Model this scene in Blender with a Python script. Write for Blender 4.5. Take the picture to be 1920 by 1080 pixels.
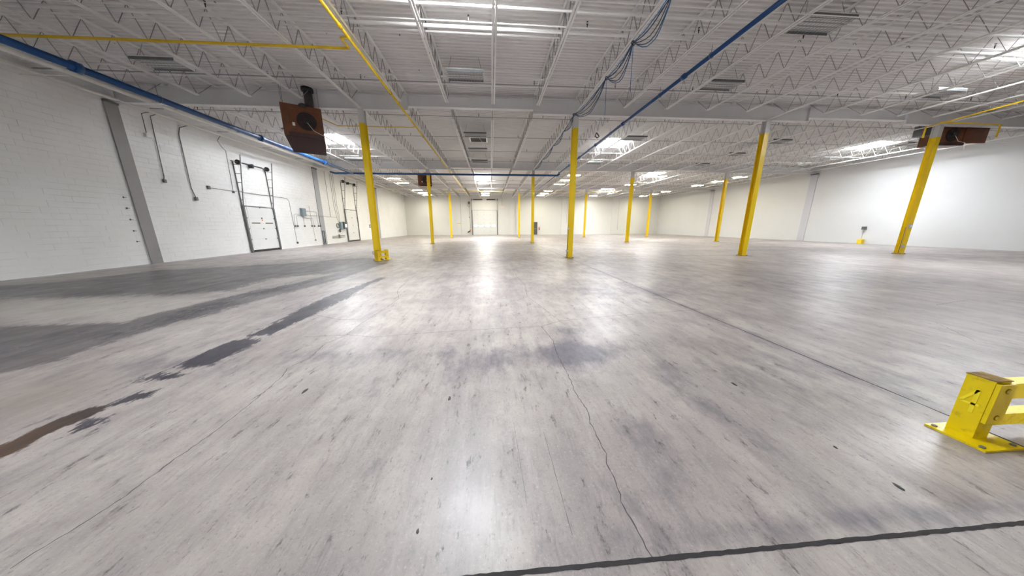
import bpy, math, random
import numpy as np
from mathutils import Vector, Matrix
random.seed(7)
S = bpy.context.scene
for o in list(bpy.data.objects): bpy.data.objects.remove(o)
COL = S.collection
R = math.radians

# ------------------------------------------------------------------ camera
cam_d = bpy.data.cameras.new('camera')
cam = bpy.data.objects.new('camera', cam_d); COL.objects.link(cam)
cam_d.sensor_fit = 'HORIZONTAL'; cam_d.sensor_width = 36.0
cam_d.lens = 506.62 * 36.0 / 1920.0
cam_d.clip_start = 0.05; cam_d.clip_end = 300
pitch, yaw, roll = 0.2256, 0.076, -0.0033
F = Vector((math.sin(yaw)*math.cos(pitch), math.cos(yaw)*math.cos(pitch), -math.sin(pitch)))
Rt = Vector((math.cos(yaw), -math.sin(yaw), 0)); Up = Rt.cross(F)
R2 = math.cos(roll)*Rt + math.sin(roll)*Up; U2 = -math.sin(roll)*Rt + math.cos(roll)*Up
m = Matrix((R2, U2, -F)).transposed().to_4x4(); m.translation = (5.268, -13.062, 1.536)
cam.matrix_world = m
S.camera = cam

# ------------------------------------------------------------------ world, view, light levels
w = bpy.data.worlds.new('World'); S.world = w; w.use_nodes = True
w.node_tree.nodes['Background'].inputs[0].default_value = (0.75, 0.85, 1.0, 1)
w.node_tree.nodes['Background'].inputs[1].default_value = 1.0
S.view_settings.view_transform = 'Standard'; S.view_settings.look = 'None'
S.view_settings.gamma = 1.0; S.view_settings.use_curve_mapping = False
S.view_settings.exposure = 1.36
SKY_STRENGTH = 42.0      # daylight through the acrylic skylights
LAMP_STRENGTH = 31.0     # fluorescent high-bay fixtures

# ------------------------------------------------------------------ dimensions
XL, XR, YF, YR = -9.3, 36.3, 36.3, -24.3
BX, BY = 9.1, 12.19
ZD = 6.96                 # underside of the deck ribs
ZJ0, ZJ1 = 6.30, 6.958     # joist bottom and top
ZG = 6.87

# ------------------------------------------------------------------ node helper
class NT:
    def __init__(s, name):
        s.m = bpy.data.materials.new(name); s.m.use_nodes = True
        s.t = s.m.node_tree; s.b = s.t.nodes['Principled BSDF']
    def n(s, typ, ins=None, **kw):
        nd = s.t.nodes.new(typ)
        for k, v in kw.items(): setattr(nd, k, v)
        for k, v in (ins or {}).items():
            if hasattr(v, 'is_output'): s.t.links.new(v, nd.inputs[k])
            else: nd.inputs[k].default_value = v
        return nd
    def pos(s, scale=(1,1,1)):
        g = s.n('ShaderNodeNewGeometry').outputs['Position']
        return s.n('ShaderNodeMapping', {'Vector': g, 'Scale': scale}).outputs[0]
    def noise(s, vec, scale, detail=4, rough=0.55):
        return s.n('ShaderNodeTexNoise', {'Vector': vec, 'Scale': scale, 'Detail': detail, 'Roughness': rough}).outputs['Fac']
    def ramp(s, f, a, b, c0=0.0, c1=1.0):
        nd = s.n('ShaderNodeMapRange', {'Value': f, 'From Min': a, 'From Max': b, 'To Min': c0, 'To Max': c1})
        nd.clamp = True
        return nd.outputs[0]
    def mix(s, f, a, b):
        nd = s.n('ShaderNodeMix', data_type='RGBA')
        for i, v in ((0, f), (6, a), (7, b)):
            if hasattr(v, 'is_output'): s.t.links.new(v, nd.inputs[i])
            else: nd.inputs[i].default_value = v if i == 0 else tuple(v) + (1,) if len(v) == 3 else v
        return nd.outputs[2]
    def math(s, op, a, b=0.0):
        nd = s.n('ShaderNodeMath', operation=op)
        for i, v in enumerate((a, b)):
            if hasattr(v, 'is_output'): s.t.links.new(v, nd.inputs[i])
            else: nd.inputs[i].default_value = v
        return nd.outputs[0]
    def attr(s, name): return s.n('ShaderNodeAttribute', attribute_name=name).outputs['Fac']
    def set(s, **kw):
        names = {'col': 'Base Color', 'rough': 'Roughness', 'metal': 'Metallic', 'spec': 'Specular IOR Level', 'normal': 'Normal'}
        for k, v in kw.items():
            i = s.b.inputs[names[k]]
            if hasattr(v, 'is_output'): s.t.links.new(v, i)
            else: i.default_value = (tuple(v) + (1,)) if k == 'col' else v
        return s.m
    def bump(s, h, strength=0.2, dist=0.01):
        return s.n('ShaderNodeBump', {'Height': h, 'Strength': strength, 'Distance': dist}).outputs[0]

def painted(name, col, dirt, rough=0.45, scale=1.2, lo=0.5, hi=0.8, amt=0.5, metal=0.0, sc=(1,1,1)):
    n = NT(name)
    f = n.math('MULTIPLY', n.ramp(n.noise(n.pos(sc), scale, 6, 0.65), lo, hi), amt)
    n.set(col=n.mix(f, col, dirt), rough=rough, metal=metal)
    return n.m

M = {}
M['steel'] = painted('white_painted_steel', (0.88,0.87,0.85), (0.74,0.72,0.70), 0.45, 2.0)
M['girder'] = painted('grey_white_painted_girder', (0.74,0.735,0.74), (0.62,0.61,0.61), 0.5, 1.2)
M['web'] = painted('grey_painted_rod', (0.36,0.34,0.33), (0.20,0.19,0.18), 0.5, 3.0)  # rods are white; shade on their legs is put into this grey
M['drywall'] = painted('smooth_white_wall_paint', (0.66,0.665,0.67), (0.60,0.60,0.59), 0.6, 0.35, 0.45, 0.8, 0.5)
M['farwall'] = painted('warm_white_wall_paint', (0.70,0.70,0.68), (0.65,0.65,0.62), 0.6, 0.35, 0.45, 0.8, 0.5)
M['fardoor'] = painted('far_door_white', (0.66,0.67,0.66), (0.6,0.6,0.59), 0.5, 1.0)
M['strip'] = painted('lavender_grey_column_paint', (0.40,0.41,0.44), (0.30,0.30,0.32), 0.6, 1.0)
M['strippale'] = painted('pale_lavender_column_paint', (0.56,0.56,0.61), (0.5,0.5,0.53), 0.6, 1.0)
M['stripdark'] = painted('dark_grey_column_paint', (0.30,0.29,0.29), (0.20,0.19,0.19), 0.6, 1.0)  # nearest left wall column, darker than the other column strips
M['whitecol'] = painted('white_column_paint', (0.62,0.62,0.62), (0.5,0.5,0.48), 0.45, 2.0)
M['yellow'] = painted('yellow_safety_paint', (0.80,0.56,0.004), (0.45,0.22,0.01), 0.38, 2.0, 0.58, 0.85, 0.45, sc=(1,1,.35))
M['yellowbright'] = painted('bright_yellow_gloss_paint', (0.72,0.55,0.0), (0.28,0.16,0.02), 0.35, 12.0, 0.56, 0.76, 0.7)
M['yellownum'] = painted('pale_yellow_numeral', (0.84,0.70,0.02), (0.7,0.52,0.02), 0.4, 10.0)
M['yellowpipe'] = painted('yellow_gas_pipe_paint', (0.75,0.50,0.01), (0.45,0.27,0.01), 0.4, 2.0)
M['blue'] = painted('blue_pipe_paint', (0.002,0.055,0.20), (0.002,0.03,0.11), 0.42, 2.0)
M['bluecable'] = painted('blue_cable_jacket', (0.01,0.13,0.33), (0.01,0.07,0.2), 0.4, 4.0)
M['blackcable'] = painted('dark_cable_jacket', (0.03,0.035,0.05), (0.015,0.015,0.02), 0.5, 4.0)
M['galv'] = painted('galvanised_steel', (0.42,0.43,0.44), (0.25,0.25,0.25), 0.45, 3.0, metal=0.4)
M['darkgalv'] = painted('dark_weathered_steel', (0.17,0.18,0.18), (0.08,0.08,0.08), 0.5, 4.0, metal=0.4)
M['black'] = painted('black_enamel', (0.018,0.018,0.02), (0.04,0.035,0.03), 0.4, 4.0)
M['darkgrey'] = painted('dark_grey_paint', (0.10,0.105,0.11), (0.06,0.06,0.06), 0.45, 2.0)
M['rust'] = painted('brown_enamel_heater', (0.17,0.055,0.018), (0.06,0.022,0.012), 0.38, 2.5, 0.4, 0.75, 0.8)
M['rustdark'] = painted('dark_brown_enamel', (0.045,0.016,0.012), (0.02,0.01,0.01), 0.45, 2.5)
M['flue'] = painted('dark_flue_steel', (0.075,0.065,0.07), (0.04,0.03,0.03), 0.45, 3.0, metal=0.3)
M['doorwhite'] = painted('white_door_panel', (0.74,0.75,0.75), (0.64,0.64,0.63), 0.45, 1.0)
M['doortrim'] = painted('olive_slot_glass', (0.22,0.22,0.16), (0.12,0.12,0.09), 0.2, 5.0)
M['red'] = painted('red_paint', (0.55,0.03,0.02), (0.35,0.02,0.02), 0.4, 4.0)
M['orange'] = painted('faded_orange_red_print', (0.80,0.30,0.16), (0.7,0.25,0.15), 0.5, 6.0)
M['panelgrey'] = painted('grey_blue_electrical_enamel', (0.20,0.27,0.30), (0.14,0.18,0.20), 0.45, 2.0)
M['plastic'] = painted('white_plastic', (0.82,0.82,0.82), (0.7,0.7,0.7), 0.35, 3.0)
M['cream'] = painted('cream_pipe_paint', (0.86,0.84,0.79), (0.7,0.67,0.62), 0.4, 1.5)
M['rusty'] = painted('rusty_steel_edge', (0.16,0.10,0.05), (0.35,0.22,0.02), 0.7, 20.0, 0.4, 0.6, 0.8)
M['joint'] = painted('dark_joint_filler', (0.012,0.010,0.011), (0.05,0.045,0.045), 0.8, 8.0)
M['crack'] = painted('dark_crack', (0.06,0.055,0.06), (0.14,0.13,0.13), 0.9, 8.0)
M['rubber'] = painted('black_rubber_scrap', (0.02,0.02,0.022), (0.05,0.05,0.05), 0.6, 8.0)
M['ceilhole'] = painted('dark_brown_opening', (0.03,0.018,0.015), (0.015,0.01,0.01), 0.7, 4.0)
M['reflector'] = painted('grey_white_reflector', (0.50,0.51,0.51), (0.4,0.4,0.4), 0.35, 3.0)

def emis(name, col, st):
    n = NT(name); n.b.inputs['Base Color'].default_value = (0.8,0.8,0.8,1)
    n.b.inputs['Emission Color'].default_value = tuple(col)+(1,)
    n.b.inputs['Emission Strength'].default_value = st
    return n.m
M['skylens'] = emis('skylight_acrylic_lit_by_sky', (0.92,0.955,1.0), SKY_STRENGTH)
M['lamplens'] = emis('fluorescent_lamp_glow', (1.0,0.94,0.76), LAMP_STRENGTH)
M['doorglass'] = emis('daylit_door_window', (1.0,1.0,1.0), 1.1)
M['meterglow'] = emis('lit_display', (0.85,0.9,1.0), 0.5)

# painted block wall
n = NT('white_painted_block')
f1 = n.ramp(n.noise(n.pos(), 0.5, 5, .6), .4, .75)
f2 = n.ramp(n.noise(n.pos((1,.6,4)), 2.2, 6, .7), .52, .75, 0, .35)
c = n.mix(f1, (0.85,0.86,0.86), (0.79,0.79,0.78)); c = n.mix(f2, c, (0.72,0.72,0.70))
n.set(col=c, rough=0.55, normal=n.bump(n.noise(n.pos(), 22, 5, .6), .18, .006)); M['block'] = n.m
n = NT('painted_mortar_bed')
n.set(col=n.mix(n.ramp(n.noise(n.pos((1,1,1)), 1.3, 5), .42, .62), (0.82,0.82,0.81), (0.50,0.49,0.47)), rough=.7); M['mortar'] = n.m

# deck
n = NT('white_painted_roof_deck')
f1 = n.ramp(n.noise(n.pos(), 0.35, 4, .6), .4, .7)
v = n.n('ShaderNodeTexVoronoi', {'Vector': n.pos(), 'Scale': 1.6, 'Randomness': 1.0}).outputs['Distance']
f2 = n.ramp(v, .028, .045, .8, 0)
c = n.mix(f1, (0.83,0.815,0.80), (0.76,0.74,0.725)); c = n.mix(f2, c, (0.06,0.05,0.05))
n.set(col=c, rough=.5); M['deck'] = n.m

# floor
n = NT('worn_sealed_concrete')
p = n.pos()
streak = n.noise(n.pos((2.2,.22,1)), 1.0, 8, .62)
streak2 = n.noise(n.pos((8.0,1.1,1)), 1.0, 8, .68)
cloud = n.noise(p, .55, 6, .62)
cloud2 = n.noise(n.pos((1.3,.8,1)), 2.3, 7, .66)
fine = n.noise(n.pos((1.6,.9,1)), 11.0, 7, .78)
grit = n.noise(p, 55.0, 4, .75)
scuff = n.noise(n.pos((22,2.0,1)), 1.6, 5, .7)
a = n.mix(n.ramp(cloud, .36, .64), (0.455,0.415,0.385), (0.325,0.288,0.275))
a = n.mix(n.ramp(cloud2, .46, .70, 0, .60), a, (0.225,0.20,0.205))
a = n.mix(n.ramp(cloud2, .44, .30, 0, .45), a, (0.50,0.465,0.44))
a = n.mix(n.ramp(streak, .48, .66, 0, .50), a, (0.235,0.21,0.215))
a = n.mix(n.ramp(streak2, .50, .68, 0, .42), a, (0.215,0.195,0.20))
a = n.mix(n.ramp(streak2, .44, .30, 0, .35), a, (0.50,0.475,0.455))
a = n.mix(n.ramp(fine, .52, .68, 0, .42), a, (0.18,0.165,0.17))
a = n.mix(n.ramp(scuff, .56, .68, 0, .42), a, (0.16,0.145,0.15))
a = n.mix(n.ramp(grit, .58, .68, 0, .55), a, (0.11,0.105,0.11))
a = n.mix(n.ramp(grit, .42, .34, 0, .30), a, (0.60,0.58,0.56))
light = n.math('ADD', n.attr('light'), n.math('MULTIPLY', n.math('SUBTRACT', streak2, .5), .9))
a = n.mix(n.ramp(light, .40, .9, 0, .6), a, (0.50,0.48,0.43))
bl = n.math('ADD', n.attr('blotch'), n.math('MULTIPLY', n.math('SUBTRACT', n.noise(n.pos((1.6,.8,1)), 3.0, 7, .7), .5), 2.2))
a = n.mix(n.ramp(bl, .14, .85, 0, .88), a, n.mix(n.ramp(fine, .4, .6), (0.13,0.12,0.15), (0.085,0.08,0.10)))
tone = n.math('ADD', n.attr('tan'), n.math('MULTIPLY', n.math('SUBTRACT', streak2, .5), .8))
a = n.mix(n.ramp(tone, .3, 1.0, 0, .6), a, (0.25,0.21,0.185))
rag = n.math('ADD', n.math('MULTIPLY', n.math('SUBTRACT', streak2, .5), 2.2), n.math('MULTIPLY', n.math('SUBTRACT', n.noise(n.pos((5.,1.8,1)), 3.4, 8, .78), .5), 3.6))
md = n.math('ADD', n.attr('mid'), rag)
mdf = n.math('MULTIPLY', n.ramp(md, .34, .62, 0, .96), n.ramp(streak, .30, .62, .62, 1.0))
a = n.mix(mdf, a, n.mix(n.ramp(streak2, .40, .62), (0.035,0.040,0.062), (0.11,0.095,0.095)))
dk = n.math('ADD', n.attr('dark'), n.math('MULTIPLY', rag, .72))
dkf = n.ramp(dk, .46, .60, 0, 1)
a = n.mix(n.math('MULTIPLY', dkf, .94), a, n.mix(n.ramp(fine, .40, .66), (0.018,0.021,0.034), (0.05,0.052,0.065)))
br = n.ramp(n.math('ADD', n.attr('brown'), n.math('MULTIPLY', rag, .5)), .42, .55, 0, .95)
a = n.mix(br, a, n.mix(n.ramp(streak2, .4, .6), (0.07,0.038,0.02), (0.025,0.022,0.024)))
a = n.mix(.20, a, (0.03,0.015,0.01))
ro = n.math('ADD', n.ramp(cloud, .3, .7, .31, .39), n.ramp(cloud2, .4, .7, 0, .10))
n.set(col=a, rough=ro, spec=.32, normal=n.bump(grit, .06, .003)); M['floor'] = n.m

# ------------------------------------------------------------------ mesh builder
class MB:
    def __init__(s): s.v = []; s.f = []; s.sm = []
    def quad(s, pts, sm=False):
        b = len(s.v); s.v += [tuple(q) for q in pts]; s.f.append(tuple(range(b, b+len(pts)))); s.sm.append(sm)
    def box(s, x0, y0, z0, x1, y1, z1):
        x0, x1 = min(x0,x1), max(x0,x1); y0, y1 = min(y0,y1), max(y0,y1); z0, z1 = min(z0,z1), max(z0,z1)
        b = len(s.v)
        s.v += [(x0,y0,z0),(x1,y0,z0),(x1,y1,z0),(x0,y1,z0),(x0,y0,z1),(x1,y0,z1),(x1,y1,z1),(x0,y1,z1)]
        for q in ((0,3,2,1),(4,5,6,7),(0,1,5,4),(1,2,6,5),(2,3,7,6),(3,0,4,7)):
            s.f.append(tuple(b+i for i in q)); s.sm.append(False)
        return s
    def bar(s, p, q, wd, ht, up=(0,0,1)):
        p, q = Vector(p), Vector(q); d = (q-p).normalized()
        u = Vector(up)
        if abs(d.dot(u)) > .99: u = Vector((1,0,0))
        a = d.cross(u).normalized()*wd/2; c = a.cross(d).normalized()*ht/2
        b = len(s.v)
        for e in (p, q):
            for sa, sc in ((-1,-1),(1,-1),(1,1),(-1,1)): s.v.append(tuple(e+a*sa+c*sc))
        for k in ((0,1,5,4),(1,2,6,5),(2,3,7,6),(3,0,4,7),(3,2,1,0),(4,5,6,7)):
            s.f.append(tuple(b+i for i in k)); s.sm.append(False)
        return s
    def tube(s, pts, r, n=8, cap=True):
        pts = [Vector(p) for p in pts]; rings = []; prev = None
        for i, p in enumerate(pts):
            if i == 0: t = pts[1]-p
            elif i == len(pts)-1: t = p-pts[i-1]
            else: t = (pts[i+1]-p).normalized()+(p-pts[i-1]).normalized()
            if t.length < 1e-9: t = Vector((0,0,1))
            t.normalize()
            if prev is None:
                u = Vector((0,0,1)) if abs(t.z) < .9 else Vector((1,0,0))
            else: u = prev
            a = (u - t*u.dot(t))
            if a.length < 1e-6: a = t.orthogonal()
            a.normalize(); prev = a; c = t.cross(a)
            rr = r[i] if isinstance(r, (list, tuple)) else r
            b = len(s.v)
            for k in range(n):
                an = 2*math.pi*k/n; s.v.append(tuple(p+a*rr*math.cos(an)+c*rr*math.sin(an)))
            rings.append(b)
        for i in range(len(rings)-1):
            for k in range(n):
                s.f.append((rings[i]+k, rings[i]+(k+1)%n, rings[i+1]+(k+1)%n, rings[i+1]+k)); s.sm.append(n > 4)
        if cap:
            s.f.append(tuple(rings[0]+k for k in reversed(range(n)))); s.sm.append(False)
            s.f.append(tuple(rings[-1]+k for k in range(n))); s.sm.append(False)
        return s
    def ring(s, c, ax, R0, r, n=20, k=6):
        c = Vector(c); ax = Vector(ax).normalized(); a = ax.orthogonal().normalized(); b2 = ax.cross(a)
        b = len(s.v)
        for i in range(n):
            t = 2*math.pi*i/n; d = a*math.cos(t)+b2*math.sin(t)
            for j in range(k):
                g = 2*math.pi*j/k; s.v.append(tuple(c+d*(R0+r*math.cos(g))+ax*r*math.sin(g)))
        for i in range(n):
            for j in range(k):
                s.f.append((b+i*k+j, b+((i+1)%n)*k+j, b+((i+1)%n)*k+(j+1)%k, b+i*k+(j+1)%k)); s.sm.append(True)
        return s
    def build(s, name, mat, parent=None, local=False, origin=None):
        me = bpy.data.meshes.new(name)
        off = Vector((0,0,0))
        if parent is not None and not local: off = wloc(parent)
        if origin is not None: off = Vector(origin)
        v = s.v if off.length == 0 else [(x-off.x, y-off.y, z-off.z) for x, y, z in s.v]
        me.from_pydata(v, [], s.f); me.materials.append(mat)
        me.polygons.foreach_set('use_smooth', s.sm)
        me.update()
        o = bpy.data.objects.new(name, me); COL.objects.link(o)
        if parent is not None: o.parent = parent
        elif origin is not None: o.location = origin
        return o
def wloc(o):
    v = Vector(o.location)
    while o.parent: o = o.parent; v = v + Vector(o.location)
    return v
def tag(o, label=None, cat=None, group=None, kind=None):
    if label: o['label'] = label
    if cat: o['category'] = cat
    if group: o['group'] = group
    if kind: o['kind'] = kind
    return o
def empty(name, loc, label=None, cat=None, group=None, kind=None, rz=0):
    o = bpy.data.objects.new(name, None); COL.objects.link(o); o.location = loc; o.rotation_euler = (0,0,rz)
    o.empty_display_size = .2
    return tag(o, label, cat, group, kind)
def copy_tree(o, parent=None):
    c = o.copy(); COL.objects.link(c); c.parent = parent
    for ch in list(o.children): copy_tree(ch, c)
    return c
ORD = ['first','second','third','fourth','fifth','sixth','seventh','eighth','ninth','tenth','eleventh','twelfth','thirteenth','fourteenth',
 'fifteenth','sixteenth','seventeenth','eighteenth','nineteenth','twentieth','twenty-first','twenty-second','twenty-third','twenty-fourth','twenty-fifth']
BAYN = ['nearest the camera','second from the camera','third from the camera','farthest from camera']

# ------------------------------------------------------------------ floor
xs = np.concatenate([np.arange(XL, 12, .05), np.arange(12, XR, .45), [XR]])
ys = np.concatenate([np.arange(YR, -12.4, .8), np.arange(-12.4, -4, .04), np.arange(-4, 2, .1), np.arange(2, YF, .45), [YF]])
X, Y = np.meshgrid(xs, ys); nx, ny = len(xs), len(ys)
def poly_mask(poly, soft):
    P = np.array(poly, float); n_ = len(P)
    x0, y0 = P.min(0)-3*soft; x1, y1 = P.max(0)+3*soft
    out = np.zeros_like(X); sel = (X > x0) & (X < x1) & (Y > y0) & (Y < y1)
    px, py = X[sel], Y[sel]; inside = np.zeros(px.shape, bool); dist = np.full(px.shape, 1e9)
    for i in range(n_):
        ax, ay = P[i]; bx, by = P[(i+1) % n_]
        if ay != by:
            cnd = ((ay > py) != (by > py)) & (px < (bx-ax)*(py-ay)/(by-ay)+ax); inside ^= cnd
        L2 = (bx-ax)**2+(by-ay)**2+1e-12
        t = np.clip(((px-ax)*(bx-ax)+(py-ay)*(by-ay))/L2, 0, 1)
        dist = np.minimum(dist, np.hypot(px-ax-t*(bx-ax), py-ay-t*(by-ay)))
    sd = np.where(inside, dist, -dist)
    out[sel] = np.clip(.5+sd/(2*soft), 0, 1)
    return out
dark = np.zeros_like(X); mid = np.zeros_like(X); brown = np.zeros_like(X); blotch = np.zeros_like(X); tan = np.zeros_like(X); lite = np.zeros_like(X)
S1 = [(-8.6,-5.3),(-7.2,-4.4),(-6.92,-2.38),(-3.96,-1.0),(-1.16,1.0),(0.4,0.6),(0.2,-3.28),(-1.44,-4.48),(-1.18,-6.0),(-2.1,-6.34),(-3.63,-6.40),(-5.56,-6.46)]
S2 = [(-3.2,-8.6),(-2.4,-8.37),(-1.61,-8.37),(-0.79,-8.37),(-0.87,-8.02),(-0.76,-7.46),(-0.76,-6.83),(-0.26,-5.34),(0.04,-3.9),(0.2,-1.0),(0.8,-1.0),(0.74,-4.69),(0.32,-6.84),(0.21,-7.48),(0.18,-8.06),(0.03,-8.37),(0.04,-8.82),(0.02,-9.3),(0.14,-9.71),(0.01,-9.92),(-0.6,-10.4)]
mid = np.maximum(mid, poly_mask(S1, .30)); mid = np.maximum(mid, poly_mask(S2, .12))
dark = np.maximum(dark, poly_mask([(-0.55,-8.35),(-0.66,-7.4),(-0.5,-6.2),(-.05,-4.2),(.35,-4.6),(.05,-7.0),(.12,-8.1),(-.1,-8.6),(-.1,-9.2),(-.5,-9.0)], .30)*.62)
for P_ in ([(1.74,-9.12),(1.70,-8.57),(1.62,-7.74),(1.55,-7.04),(1.7,-5.9),(1.85,-4.6),(2.0,-4.6),(1.98,-6.2),(2.08,-6.9),(2.07,-7.84),(2.07,-8.49),(2.07,-8.87),(2.02,-9.13)],
           [(1.75,-10.02),(1.66,-9.73),(1.64,-9.37),(1.85,-9.22),(2.02,-9.27),(2.07,-9.5),(2.07,-9.82),(2.07,-10.0),(1.93,-10.03)],
           [(1.62,-10.27),(1.67,-10.13),(1.95,-10.19),(1.84,-10.28)],
           [(1.88,-10.70),(1.88,-10.56),(2.0,-10.49),(2.08,-10.60),(1.98,-10.69)],
           [(1.97,-11.0),(1.95,-10.88),(2.05,-10.86),(2.11,-10.95),(2.06,-11.03)]):
    dark = np.maximum(dark, poly_mask(P_, .11)*1.15)
brown = poly_mask([(1.70,-11.30),(1.66,-10.98),(1.69,-10.82),(1.74,-10.72),(1.87,-10.69),(1.90,-10.79),(1.88,-10.93),(1.90,-11.08),(1.92,-11.2),(1.92,-11.35)], .07)
def gauss(arr, cx, cy, sx, sy, a): arr += a*np.exp(-((X-cx)/sx)**2-((Y-cy)/sy)**2)
for cx, cy, sx, sy, a_ in ((6.28,-10.05,.34,.34,1.3),(5.6,-10.1,.8,.22,.55),(6.9,-9.95,.45,.2,.35),(6.38,-9.35,.25,.25,.6),(7.18,-10.55,.25,.3,.40),(7.9,-10.05,.45,.28,.40),
        (6.4,-11.40,.16,.35,.45),(7.1,-11.2,.15,.5,.45),(7.75,-10.9,.22,.5,.40),(8.4,-10.5,.3,.7,.4),(9.35,-10.8,.4,.3,.45),(8.9,-7.2,1.4,.5,.35),(7.7,-6.6,1.0,.7,.35),
        (3.8,-9.9,1.2,.22,.45),(1.2,-9.9,1.1,.25,.5),(5.0,-10.35,.6,.3,.3),(12.5,-6.5,2,.6,.3),(17.5,-6.1,3,.8,.35),(6.0,-11.9,.3,.15,.45),(7.5,-12.08,1.6,.07,.6),
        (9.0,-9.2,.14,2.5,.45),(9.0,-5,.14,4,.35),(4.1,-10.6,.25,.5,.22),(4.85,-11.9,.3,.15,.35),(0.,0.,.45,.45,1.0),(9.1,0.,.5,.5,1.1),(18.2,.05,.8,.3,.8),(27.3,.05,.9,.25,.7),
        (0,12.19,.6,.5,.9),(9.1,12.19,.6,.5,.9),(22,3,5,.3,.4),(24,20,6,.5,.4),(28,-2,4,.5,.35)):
    gauss(blotch, cx, cy, sx, sy, a_)
for cx, cy, sx, sy, a_ in ((1.2,-10.6,.5,.5,.6),(0.3,-9.6,.9,.7,.5),(2.6,-9.6,.6,.5,.3),(8.0,-10.0,.7,.45,.7),(-6,-3.6,2.8,2.2,.65),(-8.6,8,.6,14,.7),(0.6,-10.5,.8,.6,.6),(9.0,-12.2,1.2,.7,.5),(6.8,-11.6,.7,.7,.35),(3.4,-11.7,.5,.5,.3),(14,-8.5,4,1.0,.45),
        (11.2,-10,1.8,.6,.5),(20,-4,7,.7,.4),(-2,-1.5,3,1.2,.5)):
    gauss(tan, cx, cy, sx, sy, a_)
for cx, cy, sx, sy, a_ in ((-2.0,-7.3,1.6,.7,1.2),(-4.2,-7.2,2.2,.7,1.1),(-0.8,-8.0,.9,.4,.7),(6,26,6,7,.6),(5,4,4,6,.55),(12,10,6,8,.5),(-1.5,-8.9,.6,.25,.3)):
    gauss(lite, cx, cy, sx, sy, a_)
me = bpy.data.meshes.new('floor')
V = np.stack([X.ravel(), Y.ravel(), np.zeros(X.size)], 1)
idx = np.arange(nx*ny).reshape(ny, nx)
Q = np.stack([idx[:-1,:-1], idx[:-1,1:], idx[1:,1:], idx[1:,:-1]], -1).reshape(-1, 4)
me.vertices.add(len(V)); me.vertices.foreach_set('co', V.ravel().astype(np.float32))
me.loops.add(Q.size); me.loops.foreach_set('vertex_index', Q.ravel().astype(np.int32))
me.polygons.add(len(Q)); me.polygons.foreach_set('loop_start', np.arange(0, Q.size, 4).astype(np.int32))
me.update(calc_edges=True); me.validate()
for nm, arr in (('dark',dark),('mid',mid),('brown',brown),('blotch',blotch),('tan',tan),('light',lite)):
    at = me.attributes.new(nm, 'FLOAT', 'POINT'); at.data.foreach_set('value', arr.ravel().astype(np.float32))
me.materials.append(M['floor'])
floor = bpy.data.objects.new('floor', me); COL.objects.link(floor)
tag(floor, 'worn grey polished concrete warehouse floor with dark stains', 'floor', kind='structure')

# control joints (ragged filler strips) and cracks
def strip_path(pts, wd, z=0.0012, jit=.3, seg=.1, wander=0.0):
    mb = MB(); P_ = []
    for i in range(len(pts)-1):
        a_, b_ = Vector(pts[i]+(0,)), Vector(pts[i+1]+(0,)); L = (b_-a_).length; k = max(1, int(L/seg))
        d = (b_-a_).normalized(); nn = Vector((-d.y, d.x, 0))
        for j in range(k):
            P_.append(a_.lerp(b_, j/k)+nn*random.uniform(-wander, wander))
    P_.append(Vector(pts[-1]+(0,)))
    L_, R_ = [], []
    for i, q in enumerate(P_):
        d = (P_[min(i+1,len(P_)-1)]-P_[max(i-1,0)]).normalized(); nn = Vector((-d.y, d.x, 0))
        a1 = wd/2*(1+random.uniform(-jit, jit)); a2 = wd/2*(1+random.uniform(-jit, jit))
        L_.append(q+nn*a1); R_.append(q-nn*a2)
    for i in range(len(P_)-1):
        mb.quad([(L_[i].x,L_[i].y,z),(R_[i].x,R_[i].y,z),(R_[i+1].x,R_[i+1].y,z),(L_[i+1].x,L_[i+1].y,z)])
    return mb
strip_path([(XL+.05,-12.16),(XR-.05,-12.16)], .021, jit=.22, seg=.03).build('expansion_joint', M['joint'], floor)
strip_path([(9.0,-12.1),(9.0,36.1)], .016, jit=.35, seg=.06).build('expansion_joint', M['joint'], floor)
strip_path([(9.3,.25),(36.1,.25)], .02, jit=.3, seg=.2).build('expansion_joint', M['joint'], floor)
CR = [[(6.03,-9.11),(6.09,-9.68),(6.05,-10.0),(6.05,-10.66),(6.03,-10.84),(6.06,-11.14),(6.03,-11.26),(6.03,-11.55),(6.0,-11.63),(6.0,-11.8),(5.98,-11.88),(5.99,-12.01),(6.0,-12.15)],
 [(3.02,-11.96),(3.07,-11.78),(3.1,-11.62),(3.1,-11.36),(3.12,-11.13),(3.11,-10.93),(3.09,-10.64),(3.05,-10.32),(2.98,-10.14),(3.07,-9.92),(3.02,-9.51),(3.15,-9.21),(3.14,-8.7),(3.21,-7.98),(3.24,-7.2),(2.95,-6.42),(2.82,-5.06)],
 [(2.09,-8.2),(2.72,-8.53),(3.06,-8.51)],
 [(2.58,-9.24),(3.15,-9.21),(3.57,-9.33),(4.29,-9.23),(5.07,-9.17),(6.03,-9.11),(6.38,-8.9),(7.38,-8.71),(8.43,-8.59),(9.23,-8.5)],
 [(6.38,-8.9),(6.19,-7.95),(6.05,-7.22),(6.15,-6.11),(6.05,-4.94),(6.05,-3.37)],
 [(13.93,-8.63),(14.66,-8.47),(15.13,-8.39)], [(12.37,-9.49),(11.76,-10.16),(11.87,-10.41)],
 [(5.64,-11.32),(5.65,-12.03)], [(5.42,-11.2),(5.44,-11.85)],[(8.0,-11.0),(8.02,-12.0)]]
CW = [.006,.0055,.006,.0055,.005,.007,.005,.0022,.0016,.002]
for c_, w_ in zip(CR, CW): strip_path(c_, w_, jit=.55, seg=.03, wander=.006 if w_ > .004 else .001, z=.0016).build('crack', M['crack'], floor)

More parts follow.
